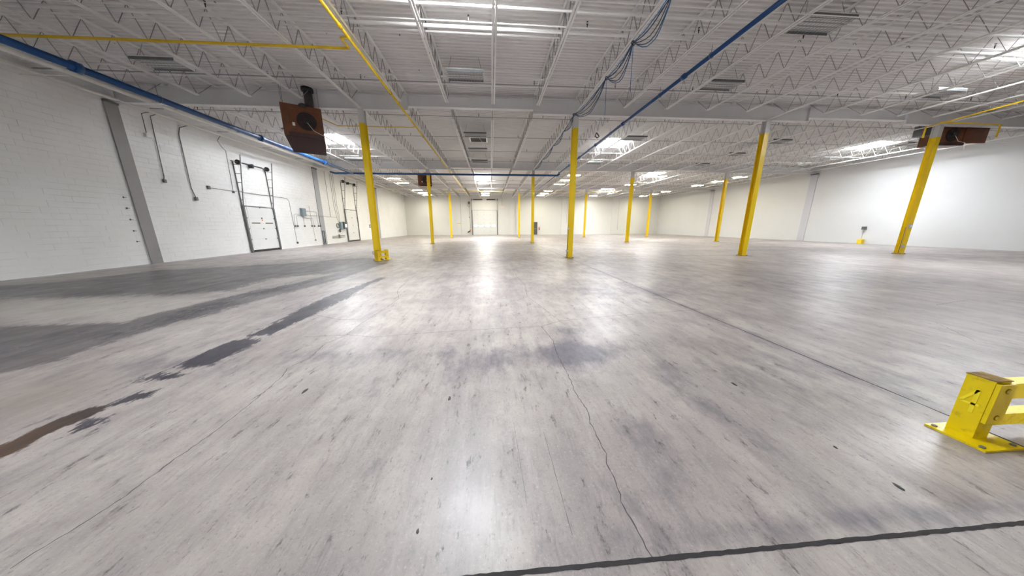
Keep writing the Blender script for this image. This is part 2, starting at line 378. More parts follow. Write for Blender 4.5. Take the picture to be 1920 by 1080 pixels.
# ------------------------------------------------------------------ walls
wl = MB().box(XL-.22, YR, 0, XL-.006, YF, 7.0).build('wall_left', M['mortar'])
tag(wl, 'white painted concrete block wall on the left', 'wall', kind='structure')
DOORS = [(4.62, 6.96, 2.75), (16.1, 18.65, 3.2)]
blocks = []
nrow = 35
for r_ in range(nrow):
    z0 = r_*.2; y = -8.0 + (0.2 if r_ % 2 else 0.0)
    while y < YF-.05:
        blocks.append((y, z0)); y += .4
cp = Vector((5.268,-13.062,1.536))
blocks.sort(key=lambda q: (0 if q[0] > -4.0 and (q[0] > -4.1+.25*q[1]) else 1, (Vector((XL, q[0]+.2, q[1]+.1))-cp).length))
bm_v = []
for k_ in range(6):
    mb = MB(); g = .0034; d = .004+.0010*k_
    mb.box(0, .0012, g, d, .4-.0012, .2-g); mb.f.pop(5); mb.sm.pop(5)   # hidden back face off
    me_ = bpy.data.meshes.new('block'); me_.from_pydata(mb.v, [], mb.f); me_.materials.append(M['block']); bm_v.append(me_)
for (y, z0) in blocks[:300]:
    o = bpy.data.objects.new('block', random.choice(bm_v)); COL.objects.link(o); o.parent = wl; o.location = (XL-.006, y, z0)
mb = MB()
for (y, z0) in blocks[300:]:
    if any(a_-.01 < y+.2 < b_+.01 and z0 < t_-.1 for a_, b_, t_ in DOORS): continue
    g = .0034; mb.box(XL-.006, y+.0012, z0+g, XL-.002+random.random()*.004, min(y+.4-.0012, YF), min(z0+.2-g, 6.99))
o = mb.build('blockwork', M['block'], wl); tag(o, kind='stuff')

wr = MB().box(XR, YR, 0, XR+.25, YF, 7.0).build('wall_right', M['drywall']); tag(wr, 'smooth white painted wall on the right', 'wall', kind='structure')
lw = MB(); lw.box(XR-.06, YR, 0, XR, YF, 6.05); lw.build('lower_facing', M['drywall'], wr)
MB().box(XR-.035, YR, 6.42, XR, YF, 6.94).build('upper_band', M['drywall'], wr)
wf = MB().box(XL-.2, YF, 0, XR+.25, YF+.25, 7.0).build('wall_far', M['farwall']); tag(wf, 'white far end wall with the big loading door', 'wall', kind='structure')
wb = MB().box(XL-.2, YR-.25, 0, XR+.25, YR, 7.0).build('wall_rear', M['drywall']); tag(wb, 'white wall behind the camera', 'wall', kind='structure')
for x0, x1 in ((-.75,.1),(8.7,9.45),(17.95,18.75),(27.3,27.78)):
    MB().box(x0, YF-.12, 0, x1, YF, 6.75).build('pilaster', M['farwall'], wf)
    MB().box(x1, YF-.03, 0, x1+.03, YF, 6.6).build('joint_cover', M['strip'], wf)
# steel wall columns set in the block wall and in the right wall
def ws(x, y, side, label):
    t = empty('wall_column', (x, y, 0), label, 'column', 'steel columns in the side walls')
    s_ = 1 if side == 'L' else -1
    hw = .21 if (side == 'L' and y < 5) else .30
    MB().box(x, y-hw, 0, x+.05*s_, y+hw, 6.2).build('flange', M['stripdark' if hw < .3 else ('strip' if side == 'L' else 'strippale')], t)
    MB().box(x, y-hw, 6.2, x+.10*s_, y+hw, 6.28).build('cap_plate', M['darkgrey'], t)
for j, nm in enumerate(('nearest the camera','between the two loading doors','beyond the second loading door')):
    ws(XL, j*BY+(-.16 if j == 0 else 0), 'L', 'flat grey steel wall column in left block wall, '+nm)
for j, nm in ((1,'nearer one, by the girder end'),(2,'farther one')):
    ws(XR-.06, j*BY, 'R', 'pale grey steel column in the right white wall, '+nm)

# ------------------------------------------------------------------ roof deck with skylight openings
SKY = [(-4.55,6.6,'left of the nearest left column row, by the brown heater'),(13.65,6.3,'right of centre in the second roof bay'),(31.85,5.7,'at far right above the tilted yellow column'),
       (4.55,-6.7,'directly overhead, nearest the camera'),(4.55,19.3,'centre of the third roof bay'),(22.75,16.9,'right part of the third roof bay'),
       (4.55,26.0,'centre of the farthest roof bay'),(22.75,28.6,'right part of the farthest roof bay'),(22.75,-5.3,'upper right, above the frame edge'),(-4.55,-17.8,'behind the camera on the left'),(13.65,-17.8,'behind the camera on the right')]  # last two are unseen, added to bring light from behind the camera
SW, SH = .86, 1.0
mb = MB(); pit = .1524
yy = YR
while yy < YF:
    y1 = min(yy+pit, YF)
    cuts = sorted((x-SW, x+SW) for x, y, _ in SKY if y-SH-.05 < yy+pit/2 < y+SH+.05)
    segs = []; c0 = XL-.2
    for a_, b_ in cuts: segs.append((c0, a_)); c0 = b_
    segs.append((c0, XR+.25))
    prof = [(0,ZD+.055),(.05,ZD+.055),(.068,ZD),(.134,ZD),(.1524,ZD+.055)]
    for a_, b_ in segs:
        for i in range(4):
            (u0, z0), (u1, z1) = prof[i], prof[i+1]
            if yy+u1 > YF+.001: continue
            mb.quad([(a_,yy+u0,z0),(a_,yy+u1,z1),(b_,yy+u1,z1),(b_,yy+u0,z0)])
    yy += pit
ceil = mb.build('ceiling', M['deck']); tag(ceil, 'white ribbed metal roof deck above the joists', 'ceiling', kind='structure')
for x, y, nm in SKY:
    t = empty('skylight', (x, y, ZD), 'bright rectangular roof skylight, '+nm, 'skylight', 'roof skylights')
    c_ = MB(); h_ = .28
    c_.box(x-SW-.03,y-SH-.06,ZD,x-SW,y+SH+.06,ZD+h_); c_.box(x+SW,y-SH-.06,ZD,x+SW+.03,y+SH+.06,ZD+h_)
    c_.box(x-SW,y-SH-.09,ZD,x+SW,y-SH-.03,ZD+h_); c_.box(x-SW,y+SH+.03,ZD,x+SW,y+SH+.09,ZD+h_)
    c_.build('curb', M['steel'], t)
    MB().box(x-SW-.02,y-SH-.05,ZD+h_,x+SW+.02,y+SH+.05,ZD+h_+.05).build('lens', M['skylens'], t)
    MB().box(x-.015,y-SH-.03,ZD+h_-.03,x+.015,y+SH+.03,ZD+h_-.005).build('glazing_bar', M['steel'], t)

# ------------------------------------------------------------------ girders
SEG = [(XL+.08,1.95,1),(1.95,7.2,0),(7.2,20.2,1),(20.2,25.3,0),(25.3,XR-.08,1)]
SEGN = ['from left wall past the first column','drop-in span between first and second columns','over the second and third columns','drop-in span between third and fourth columns','from the fourth column to right wall']
for j, yg in enumerate((-BY, 0, BY, 2*BY)):
    rown = ['overhead near the camera','first one beyond the camera','second one beyond the camera','third one, deepest in the hall'][j]
    for (x0, x1, deep), sn in zip(SEG, SEGN):
        zb = 6.27 if deep else 6.42
        t = empty('roof_girder', ((x0+x1)/2, yg, zb), ('deep' if deep else 'shallow')+' grey-white girder '+sn+', '+['camera line','first line','second line','third line'][j], 'beam', 'roof girders across the hall')
        MB().box(x0, yg-.008, zb+.016, x1, yg+.008, ZG-.016).build('web_plate', M['girder'], t)
        MB().box(x0, yg-.11, zb, x1, yg+.11, zb+.018).build('bottom_flange', M['girder'], t)
        MB().box(x0, yg-.11, ZG-.018, x1, yg+.11, ZG).build('top_flange', M['girder'], t)
        if deep:
            for xe in (x0+.02, x1-.02):
                if XL+.3 < xe < XR-.3: MB().box(xe-.008, yg-.10, zb+.018, xe+.008, yg+.10, ZG-.018).build('stiffener', M['girder'], t)

# ------------------------------------------------------------------ joists
def angle_pair(y0, y1, z, down):
    mb = MB(); s_ = -1 if down else 1
    for sx in (-1, 1):
        xi = sx*.012; xo = sx*.062
        mb.box(min(xi,xo), y0, z, max(xi,xo), y1, z+s_*.006)
        mb.box(min(xi,xi+sx*.006), y0, z, max(xi,xi+sx*.006), y1, z+s_*.048)
    return mb
def joist_parts(ext):
    d = {}
    def mk(nm, mb, mat):
        me_ = bpy.data.meshes.new(nm); me_.from_pydata(mb.v, [], mb.f); me_.materials.append(mat); me_.polygons.foreach_set('use_smooth', mb.sm); d[nm] = me_
    b0 = .14 if ext else .82
    mk('top_chord', angle_pair(.02, BY-.02, ZJ1, True), M['steel'])
    mk('bottom_chord', angle_pair(b0, BY-b0, ZJ0, False), M['steel'])
    mb = MB()
    pts = [(0,.16,ZJ1-.03)]; y = .85; lowf = True
    while y < BY-.8:
        pts.append((0, y, ZJ0+.02 if lowf else ZJ1-.02)); lowf = not lowf; y += .3086
    pts[-1] = (0, BY-.85, ZJ0+.02)
    pts.append((0, BY-.16, ZJ1-.03))
    mb.tube(pts, .0125, 5)
    mk('web_rod', mb, M['web'])
    mb = MB(); mb.box(-.06, 0, ZG+.002, .06, .14, ZJ1-.006)
    mk('bearing_seat', mb, M['steel'])
    return d
JP = [joist_parts(False), joist_parts(True)]
for b in range(4):
    y0 = (b-1)*BY
    for k in range(-4, 20):
        ext = k % 5 == 0
        t = empty('roof_joist', (k*1.82, y0, 0), 'white open-web roof joist, %s from left wall, roof bay %s' % (ORD[k+4], BAYN[b]), 'joist', 'open-web roof joists')
        for nm, me_ in JP[1 if ext else 0].items():
            o = bpy.data.objects.new(nm, me_); COL.objects.link(o); o.parent = t
            if nm == 'bearing_seat':
                o.location.y = .02; o2 = o.copy(); COL.objects.link(o2); o2.location.y = BY-.16
# end joists' last bay stops at the far wall: ledger to carry them
MB().box(XL+.1, YF-.14, 6.62, XR-.1, YF-.125, 6.86).build('wall_ledger', M['steel'])
tag(bpy.data.objects['wall_ledger'], 'white steel ledger along the top of the far wall', 'beam')

# bridging bars across the joists
cnt = 0
for b in range(4):
    for i, off in enumerate((2.3, 6.1, 9.9)):
        y = (b-1)*BY+off; t = empty('bridging_line', ((XL+XR)/2, y, ZJ0), 'white bridging bars crossing the joists, %s line, roof bay %s' % (ORD[i], BAYN[b]), 'bracing', 'joist bridging lines')
        MB().box(XL+.05, y-.016, ZJ0-.008, XR-.05, y+.016, ZJ0-.002).build('lower_bar', M['steel'], t)
        MB().box(XL+.05, y+.30, ZJ1-.055, XR-.05, y+.325, ZJ1-.049).build('upper_bar', M['steel'], t)

# ------------------------------------------------------------------ columns
def column(i, j):
    x, y = i*BX, j*BY; zt = 6.27
    rn = ['nearest row of columns','middle row of columns','farthest row of columns'][j] if j >= 0 else 'row beside the camera'
    if j < 0: lab = 'yellow column behind the low guard rail, outside the right edge'
    else: lab = 'yellow steel column with white top, %s from the left in the %s' % (ORD[i], rn)
    t = empty('steel_column', (x, y, 0), lab, 'column', 'yellow roof columns')
    def H(mb, z0, z1):
        w_, d_, tf = .115, .125, .014
        mb.box(x-w_, y-d_, z0, x+w_, y-d_+tf, z1); mb.box(x-w_, y+d_-tf, z0, x+w_, y+d_, z1); mb.box(x-.006, y-d_+tf, z0, x+.006, y+d_-tf, z1)
        return mb
    H(MB(), .02, 5.74).build('yellow_shaft', M['yellow'], t)
    H(MB(), 5.74, zt).build('white_shaft_top', M['whitecol'], t)
    MB().box(x-.17, y-.17, 0, x+.17, y+.17, .02).build('base_plate', M['rusty'], t)
    for sx in (-1,1):
        for sy in (-1,1): MB().tube([(x+sx*.14,y+sy*.14,.018),(x+sx*.14,y+sy*.14,.05)], .014, 6).build('anchor_bolt', M['darkgalv'], t)
    return t
cols = {}
for j in range(3):
    for i in range(4): cols[i,j] = column(i, j)
cols[1,-1] = column(1, -1)
def colbox(c, x, y, z, s_=.07):
    b_ = MB().box(x-s_*.7, y-.05, z-s_, x+s_*.7, y+.02, z+s_).build('junction_box', M['galv'], cols[c])
    MB().box(x-s_*.4, y-.056, z-s_*.6, x+s_*.4, y-.05, z+s_*.6).build('box_cover', M['plastic'], b_)
colbox((3,0), 27.22, -.15, 1.46, .10); colbox((3,0), 27.14, -.15, .42, .07)
colbox((1,0), 8.96, -.09, 1.4, .05); colbox((1,0), 8.95, -.06, .35, .06); colbox((0,0), -.15, -.05, 1.55, .07); colbox((0,0), -.15, -.06, .35, .07)
MB().box(-.02, -.140+BY, 5.2, .05, -.127+BY, 5.45).build('orange_label', M['orange'], cols[0,1])
for c in ((1,0),(3,0)):
    x = c[0]*BX; MB().tube([(x-.14,-.06,.05),(x-.14,-.06,1.4)], .012, 6).build('conduit', M['darkgalv'], cols[c])

# ------------------------------------------------------------------ guard rails round column bases
def guard(px, py, dx, label, mat, plate=True, L=.75, ang=0.0):
    """low steel guard: two posts joined by rails running along local x"""
    t = empty('column_guard', (px, py, 0), label, 'guard rail', None, None, ang)
    H_ = .475
    for k, x0 in enumerate((0.0, L)):
        MB().box(x0-.11, -.17, 0, x0+.21, .10, .014).build('base_plate', mat, t, local=True)
        pm = MB(); pm.box(x0, -.06, .014, x0+.125, .06, H_-.006); pm.build('post', mat, t, local=True)
        MB().box(x0-.004, -.064, H_-.006, x0+.129, .064, H_).build('cap_plate', M['rusty'], t, local=True)
        bp = MB().box(x0-.003+(.0 if k == 0 else -.02), -.084, .15, x0+.128+(.0 if k == 0 else -.02), -.064, H_-.018).build('bracket_plate', mat, t, local=True)
        bx_ = x0+.065
        for z in (.20, .41): MB().ring((bx_, -.086, z), (0,1,0), .017, .004, 14, 5).build('washer', M['rusty'], bp, local=True); MB().tube([(bx_, -.083, z),(bx_, -.096, z)], .015, 8).build('bolt', mat, bp, local=True)
        for ax_, ay_ in ((-.08,-.14),(.17,-.14),(-.08,.07),(.17,.07)):
            MB().tube([(x0+ax_, ay_, .012),(x0+ax_, ay_, .024)], .014, 6).build('anchor_bolt', M['darkgalv'], t, local=True)
    for z0, z1 in ((.325,.445),(.11,.20)):
        r_ = MB(); r_.box(.125, -.056, z0, L, -.046, z1); r_.box(.125, -.046, z1-.01, L, .02, z1); r_.box(.125, -.046, z0, L, .02, z0+.01)
        r_.build('rail', mat, t, local=True)
    return t
g1 = guard(8.745, -11.585, 1, 'bright yellow low steel guard rail on floor at the right edge', M['yellowbright'], L=.80)
# raised brushed numeral on the near post
nm_ = MB()
def stroke(y0, z0, y1, z1, w_):
    d = Vector((0, y1-y0, z1-z0)).normalized(); p_ = Vector((0, -d.z, d.y))*w_/2
    a_, b_ = Vector((-.0022, y0, z0)), Vector((-.0022, y1, z1)); e = Vector((.0022, 0, 0))
    c_ = [a_+p_, a_-p_, b_-p_, b_+p_]
    nm_.quad(c_)
    for k in range(4): nm_.quad([c_[k], c_[(k+1)%4], c_[(k+1)%4]+e, c_[k]+e])
stroke(-.012,.375,.045,.265,.016); stroke(.045,.262,-.035,.262,.016); stroke(-.010,.375,-.010,.195,.020)
nm_.build('painted_number_four', M['yellownum'], g1, local=True)
g0 = guard(.06, -.27, 1, 'yellow guard rail wrapped round the first column base of nearest row', M['yellow'], L=.48, ang=R(62))

# ------------------------------------------------------------------ pipes
def pipe(name, pts, r, mat, label, cat='pipe', group=None, n=10, couplings=()):
    t = empty(name, pts[0], label, cat, group)
    MB().tube(pts, r, n).build('pipe_run', mat, t)
    for c0, c1 in couplings: MB().tube([c0, c1], r*1.45, n).build('coupling', mat, t)
    return t
def hanger(t, x, y, z, r, top=ZJ0, mat=None):
    mat = mat or M['darkgalv']
    h_ = MB(); h_.ring((x,y,z), (0,1,0) if t.get('runs','y') == 'y' else (1,0,0), r*1.25, .008, 14, 5); h_.tube([(x,y,z+r*1.25),(x,y,top)], .006, 5)
    h_.build('hanger', mat, t)
ZB = 5.85
t = pipe('blue_air_pipe', [(-6.08,-12,ZB),(-6.08,11.92,ZB)], .10, M['blue'], 'thick blue pipe along the left side under the joists', couplings=[((-6.08,y,ZB),(-6.08,y+.16,ZB)) for y in (-9.0,-3.6,2.6,7.9)])
for y in (-7,-1.6,1.0,4.2,8.3): hanger(t, -6.08, y, ZB, .10)
t = pipe('blue_air_pipe', [(-8.0,12.25,6.0),(-7.5,12.0,ZB),(-7.2,11.92,ZB),(11.0,11.92,ZB),(11.22,11.92,ZB),(11.36,11.92,ZB+.08),(11.36,11.92,ZB+.28)], .075, M['blue'], 'blue pipe crossing the hall left to right before the middle columns')
t['runs'] = 'x'
for x in (-4.5,-1.2,2.5,5.4,8.6,10.6): hanger(t, x, 11.92, ZB, .075)
t = pipe('blue_air_pipe', [(11.36,-12,ZB+.2),(11.36,11.92,ZB+.2)], .055, M['blue'], 'blue pipe running away overhead, right of centre', couplings=[((11.36,y,ZB+.2),(11.36,y+.14,ZB+.2)) for y in (-8.2,-3.9,0.1,3.4,6.3,8.8)])
for y in (-9,-4.9,-2.6,1.5,4.6,9.5): hanger(t, 11.36, y, ZB+.2, .055)
pipe('blue_air_pipe', [(11.36,12.1,ZB+.2),(11.36,24.0,ZB+.2)], .03, M['blue'], 'thin blue pipe continuing away beyond the crossing blue pipe')
t = pipe('yellow_gas_pipe', [(1.80,-12,6.17),(1.80,34,6.17)], .036, M['yellowpipe'], 'long yellow gas pipe running away overhead, left of centre', couplings=[((1.8,y,6.17),(1.8,y+.1,6.17)) for y in (-5.2,-1,3.0,6.2,12.6)])
for y in (-5.1,-1.8,3.0,8): hanger(t, 1.80, y, 6.17, .036)
pipe('yellow_gas_pipe', [(XL+.1,-4.35,6.10),(1.55,-4.43,6.10),(1.66,-4.43,6.10),(1.66,-4.60,6.10),(1.60,-4.72,6.17),(1.78,-4.75,6.17)], .032, M['yellowpipe'], 'yellow gas branch pipe crossing overhead to the left wall')
pipe('yellow_gas_pipe', [(1.8,1.5,6.17),(1.6,1.5,6.12),(-1.75,1.5,6.12),(-2.0,.6,6.12),(-2.05,.25,6.12),(-2.05,.22,5.5)], .018, M['yellowpipe'], 'thin yellow branch pipe leading to the left brown heater')
pipe('yellow_gas_pipe', [(24.3,-7.0,6.06),(26.05,-.35,6.06),(26.05,-.35,5.6)], .035, M['yellowpipe'], 'yellow gas pipe at upper right beside the right column')
pipe('yellow_gas_pipe', [(26.0,-.8,6.12),(29.2,-.8,6.10),(29.2,-.8,5.55)], .03, M['yellowpipe'], 'short yellow pipe dropping before the right brown heater')
pipe('yellow_gas_pipe', [(-1,26.1,6.15),(24,26.1,6.15)], .03, M['yellowpipe'], 'pale yellow gas pipe crossing the farthest roof bay')
pipe('wall_pipe', [(-8.0,-12,6.34),(-8.0,34,6.34)], .07, M['cream'], 'cream pipe high along the left wall, farther from the wall')
pipe('wall_pipe', [(-9.14,-12,6.37),(-9.14,34,6.37)], .07, M['cream'], 'cream pipe high along the left wall, hard against the blocks')
pipe('wall_pipe', [(-8.75,-12,6.24),(-8.75,30,6.24)], .022, M['cream'], 'thin cream conduit between the two cream wall pipes')

# brackets carrying the wall pipes
for i, y in enumerate((-6,-2.2,2.2,5.6,9.2,13.5,18,23,29)):
    MB().box(XL+.01, y-.02, 6.20, -7.9, y+.02, 6.215).build('pipe_bracket', M['cream'])
    o = bpy.data.objects[-1] if False else None
for o in [q for q in bpy.data.objects if q.name.startswith('pipe_bracket')]:
    k = sorted([q.name for q in bpy.data.objects if q.name.startswith('pipe_bracket')]).index(o.name)
    tag(o, 'cream steel bracket under the left wall pipes, %s one from the camera' % ORD[k], 'bracket', 'wall pipe brackets')

# sprinkler lines
hb = MB(); hb.tube([(0,0,0),(0,0,.06)], .012, 6); hb.box(-.02,-.008,.06,.02,.008,.075); hb.tube([(0,0,.12),(0,0,.126)], .024, 8); hb.tube([(-.02,0,.07),(-.012,0,.12)], .004, 4); hb.tube([(.02,0,.07),(.012,0,.12)], .004, 4)
hm = bpy.data.meshes.new('sprinkler_head'); hm.from_pydata(hb.v, [], hb.f); hm.materials.append(M['black'])
SPY = [-7.9,-4.95,-1.95,1.1,4.05,7.0,10.0,13.2,16.2,19.2,22.3,25.6,28.7,31.8,34.6]
for i, y in enumerate(SPY):
    t = empty('sprinkler_pipe', (XL+.1, y, 6.5), 'thin grey-white sprinkler line across the roof, %s from the camera end' % ORD[i], 'pipe', 'roof sprinkler lines')
    MB().tube([(XL+.1,y,6.5),(XR-.1,y,6.5)], .017, 6).build('pipe_run', M['galv'] if y > -4 else M['steel'], t)
    for k in range(15):
        x = XL+1.1+k*3.03+(.9 if i % 2 else 0)
        if x > XR-.3: continue
        o = bpy.data.objects.new('sprinkler_head', hm); COL.objects.link(o); o.parent = t; o.location = (x-(XL+.1), 0, .017)
for y, r_, nm in ((-4.62,.045,'thick bright white pipe crossing the joists above the camera'),(-5.35,.03,'thinner white pipe crossing just nearer than the thick one'),(-2.18,.033,'white pipe crossing the roof just before the first girder'),
                  (9.2,.04,'white pipe crossing the second roof bay beyond its skylights'),(21.5,.04,'white pipe crossing the third roof bay'),(-4.40,.022,'slim white pipe just beyond the thick overhead one')):
    x0 = XL+.1 if y < 0 else -6.0
    MB().tube([(x0,y,6.58),(XR-.1,y,6.58)], r_, 8).build('roof_pipe', M['steel'], None, origin=(x0,y,6.58))
    o = [q for q in bpy.data.objects if q.name.startswith('roof_pipe') and 'label' not in q][0]; tag(o, nm, 'pipe', 'white roof pipes')

# ------------------------------------------------------------------ light fixtures
def fixture_proto(lit):
    t = empty('lit_ceiling_light' if lit else 'ceiling_light', (0,0,0))
    W_, D_ = .61, .31
    h_ = MB(); h_.box(-W_,-D_,.05,W_,D_,.075); h_.box(-W_,-D_,-.02,-W_+.015,D_,.05); h_.box(W_-.015,-D_,-.02,W_,D_,.05)
    h_.build('housing', M['steel'], t, local=True)
    for s_ in (-1,1): MB().box(-W_, s_*D_-.008, -.02, W_, s_*D_+.008, .05).build('side_rail', M['darkgalv'] if not lit else M['steel'], t, local=True)
    if lit: MB().box(-W_+.02,-D_+.02,-.015,W_-.02,D_-.02,.0).build('lens', M['lamplens'], t, local=True)
    else:
        for k in range(4): MB().tube([(-.56,-.21+.14*k,.01),(.56,-.21+.14*k,.01)], .014, 6).build('tube_lamp', M['reflector'], t, local=True)
        g_ = MB()
        for k in range(13): g_.box(-W_+.02+k*.097,-D_,-.026,-W_+.026+k*.097,D_,-.020)
        for k in range(7): g_.box(-W_,-D_+k*.102,-.026,W_,-D_+.005+k*.102,-.020)
        g_.build('wire_guard', M['galv'], t, local=True)
    for s_ in (-1,1): MB().tube([(s_*.55,-.1,.075),(s_*.45,0,ZD-6.42)], .005, 4).build('hanger', M['darkgalv'], t, local=True)
    return t
off_p, lit_p = fixture_proto(False), fixture_proto(True)
FX = [-4.7,4.53,13.6,22.5,31.2]
FCN = ['leftmost lamp row','centre lamp row','lamp row right of centre','second lamp row from the right wall','lamp row nearest the right wall']
LITY = [15.0,17.8,20.9,27.2,30.2,33.3]
u1 = u2 = False
for i, x in enumerate(FX):
    for k, y in enumerate((-8.4,-5.6,-2.6,3.4,6.4,9.6)):
        if (i, k) in ((0,0),(1,0),(2,0),(3,0),(4,0),(1,1),(0,4),(2,4),(4,4),(3,1),(4,1)): continue
        o = off_p if not u1 else copy_tree(off_p); u1 = True
        o.location = (x if i != 4 else 31.4, y, 6.42)
        tag(o, 'unlit wire-guarded roof light fixture, %s, %s from the camera' % (FCN[i], ORD[k]), 'ceiling light', 'unlit roof fixtures')
    for k, y in enumerate(LITY):
        if (i, k) in ((1,0),(3,1),(3,4),(1,3)): continue
        o = lit_p if not u2 else copy_tree(lit_p); u2 = True
        o.location = (x, y, 6.42)
        tag(o, 'glowing roof light fixture, %s, %s lit row going away' % (FCN[i], ORD[k]), 'ceiling light', 'lit roof fixtures')
# brown opening (vent) between fixtures
t = empty('roof_vent', (4.65,4.6,6.5), 'dark brown rectangular opening in white frame overhead, centre of second bay', 'vent')
MB().box(4.2,4.2,6.52,5.1,5.0,6.56).build('opening', M['ceilhole'], t)
f_ = MB(); f_.box(4.12,4.12,6.5,5.18,4.2,6.6); f_.box(4.12,5.0,6.5,5.18,5.08,6.6); f_.box(4.12,4.2,6.5,4.2,5.0,6.6); f_.box(5.1,4.2,6.5,5.18,5.0,6.6); f_.build('frame', M['cream'], t)
MB().tube([(4.7,4.1,6.49),(4.95,4.6,6.3),(5.2,5.2,6.35),(5.4,5.6,6.6)], .012, 6).build('cord', M['plastic'], t)

# ------------------------------------------------------------------ unit heaters
def heater(loc, rz, label, wd=1.30, ht=1.10, dp=.65, hood=True, flue_h=1.0):
    t = empty('unit_heater', loc, label, 'heater', None, None, rz)
    a_ = wd/2
    b_ = MB(); b_.box(-a_, 0, 0, a_, dp, ht)
    b_.build('cabinet', M['rust'], t, local=True)
    f_ = MB()
    for x0, z0, x1, z1 in ((-a_,0,-a_+.2,ht),(a_-.08,0,a_,ht),(-a_+.2,ht-.14,a_-.08,ht),(-a_+.2,0,a_-.08,.12)): f_.box(x0,-.05,z0,x1,0,z1)
    f_.build('front_frame', M['rust'], t, local=True)
    MB().box(-a_+.2,-.012,.12,a_-.08,-.002,ht-.14).build('fan_panel', M['rust'], t, local=True)
    cx, cz = .12, ht*.52
    gd = MB()
    for q in (.10,.17,.24,.31): gd.ring((cx,-.07,cz), (0,1,0), q, .006, 22, 5)
    for q in range(8):
        an = q*math.pi/4; gd.tube([(cx+.06*math.cos(an),-.07,cz+.06*math.sin(an)),(cx+.32*math.cos(an),-.02,cz+.32*math.sin(an))], .005, 4)
    g_ = MB().tube([(cx,-.014,cz),(cx,-.018,cz)], .33, 24).build('fan_opening', M['ceilhole'], t, local=True)
    gd.build('fan_guard', M['black'], g_, local=True)
    fb = MB()
    for q in range(4):
        an = q*math.pi/2+.4; c_, s_ = math.cos(an), math.sin(an)
        fb.quad([(cx+.04*c_,-.03,cz+.04*s_),(cx+.27*c_-.08*s_,-.045,cz+.27*s_+.08*c_),(cx+.27*c_+.08*s_,-.022,cz+.27*s_-.08*c_)])
    fb.build('fan_blade', M['rustdark'], g_, local=True)
    MB().tube([(cx,-.13,cz),(cx,-.03,cz)], .075, 12).build('motor', M['black'], t, local=True)
    MB().box(-a_+.3,-.016,cz-.22,-a_+.38,-.012,cz-.10).build('rating_sticker', M['cream'], t, local=True)
    MB().box(-a_+.15,-.07,-.02,a_-.02,.05,.12).build('bottom_rail', M['rustdark'], t, local=True)
    if hood:
        h_ = MB(); z0, z1 = -.02, -.58
        h_.quad([(-a_,0,z0),(a_,0,z0),(a_-.02,.10,z1),(-a_+.18,.10,z1)]); h_.quad([(-a_,0,z0),(-a_+.18,.10,z1),(-a_+.18,dp,z1+.1),(-a_,dp,z0)])
        h_.quad([(a_,0,z0),(a_,dp,z0),(a_-.02,dp,z1+.1),(a_-.02,.10,z1)]); h_.quad([(-a_,dp,z0),(-a_+.18,dp,z1+.1),(a_-.02,dp,z1+.1),(a_,dp,z0)])
        h_.build('air_hood', M['rustdark'], t, local=True)
    if flue_h:
        MB().tube([(.28,dp*.45,ht-.02),(.28,dp*.45,ht+flue_h)], .15, 16).build('flue', M['flue'], t, local=True)
        MB().tube([(.28,dp*.45,ht+flue_h-.12),(.28,dp*.45,ht+flue_h)], .21, 16).build('flue_collar', M['black'], t, local=True)
        MB().tube([(.05,-.02,ht-.10),(.05,dp*.3,ht+.02)], .16, 14).build('draft_hood', M['black'], t, local=True)
    MB().tube([(cx,-.12,cz-.05),(cx+.2,-.16,cz-.35),(a_-.02,-.1,.10),(a_+.5,.2,-.15)], .009, 6).build('power_cord', M['cream'], t, local=True)
    for sx in (-1,1):
        for sy in (.08, dp-.08): MB().tube([(sx*(a_-.06), sy, ht-.005),(sx*(a_-.06), sy, ht+.75)], .006, 4).build('hanger_rod', M['darkgalv'], t, local=True)
    return t
heater((-2.02,-.62,5.02), R(28), 'brown hanging gas heater left of the first yellow column', flue_h=.78)
heater((-.42,12.7,5.0), R(10), 'small distant brown heater behind the middle-row left column', wd=1.15, ht=.98, hood=False, flue_h=.9)
h3 = heater((28.8,.42,5.52), R(-4), 'brown hanging heater behind the far right tilted column', wd=1.6, ht=.95, dp=.5, hood=False, flue_h=0)
MB().box(.8,-.02,.10,1.95,.05,1.12).build('side_baffle', M['rust'], h3, local=True)
MB().box(-1.5,-.1,.45,-.8,.3,.95).build('gas_valve_box', M['darkgrey'], h3, local=True)

# ------------------------------------------------------------------ hanging cables
NODE = [(9.05,-9.5,6.25),(9.10,-6.6,6.25),(9.12,-4.94,6.25),(9.14,-3.20,6.25),(8.93,-.35,6.20),(8.93,1.35,6.05),(9.1,4.4,6.22),(9.1,7.9,6.22),(9.08,11.3,6.22)]
t = empty('cable_bundle', NODE[0], 'bundle of blue and dark cables sagging along the joist over second column', 'cables')
def catenary(a_, b_, sag, off=0, n_=9):
    a_, b_ = Vector(a_), Vector(b_); return [a_.lerp(b_, i/n_)+Vector((off*math.sin(math.pi*i/n_), 0, -sag*4*(i/n_)*(1-i/n_))) for i in range(n_+1)]
for s_, (mat, sg, of) in enumerate((('bluecable',.10,.0),('bluecable',.17,.02),('blackcable',.30,.05),('blackcable',.42,.08),('bluecable',.48,.1),('blackcable',.22,-.03))):
    pts = []
    for i in range(len(NODE)-1):
        L = abs(NODE[i+1][1]-NODE[i][1]); k = (1 if i in (1,2,3) else .35)
        pts += catenary(NODE[i], NODE[i+1], sg*k*min(1, L/1.8), of)[0 if i == 0 else 1:]
    MB().tube([p+Vector((random.uniform(-.012,.012),0,random.uniform(-.012,.012))) for p in pts], .011, 6).build('cable_strand', M[mat], t)
for q in NODE[1:5]:
    MB().ring((q[0],q[1],q[2]-.02), (0,1,0), .05, .012, 12, 5).build('cable_tie', M['black'], t)
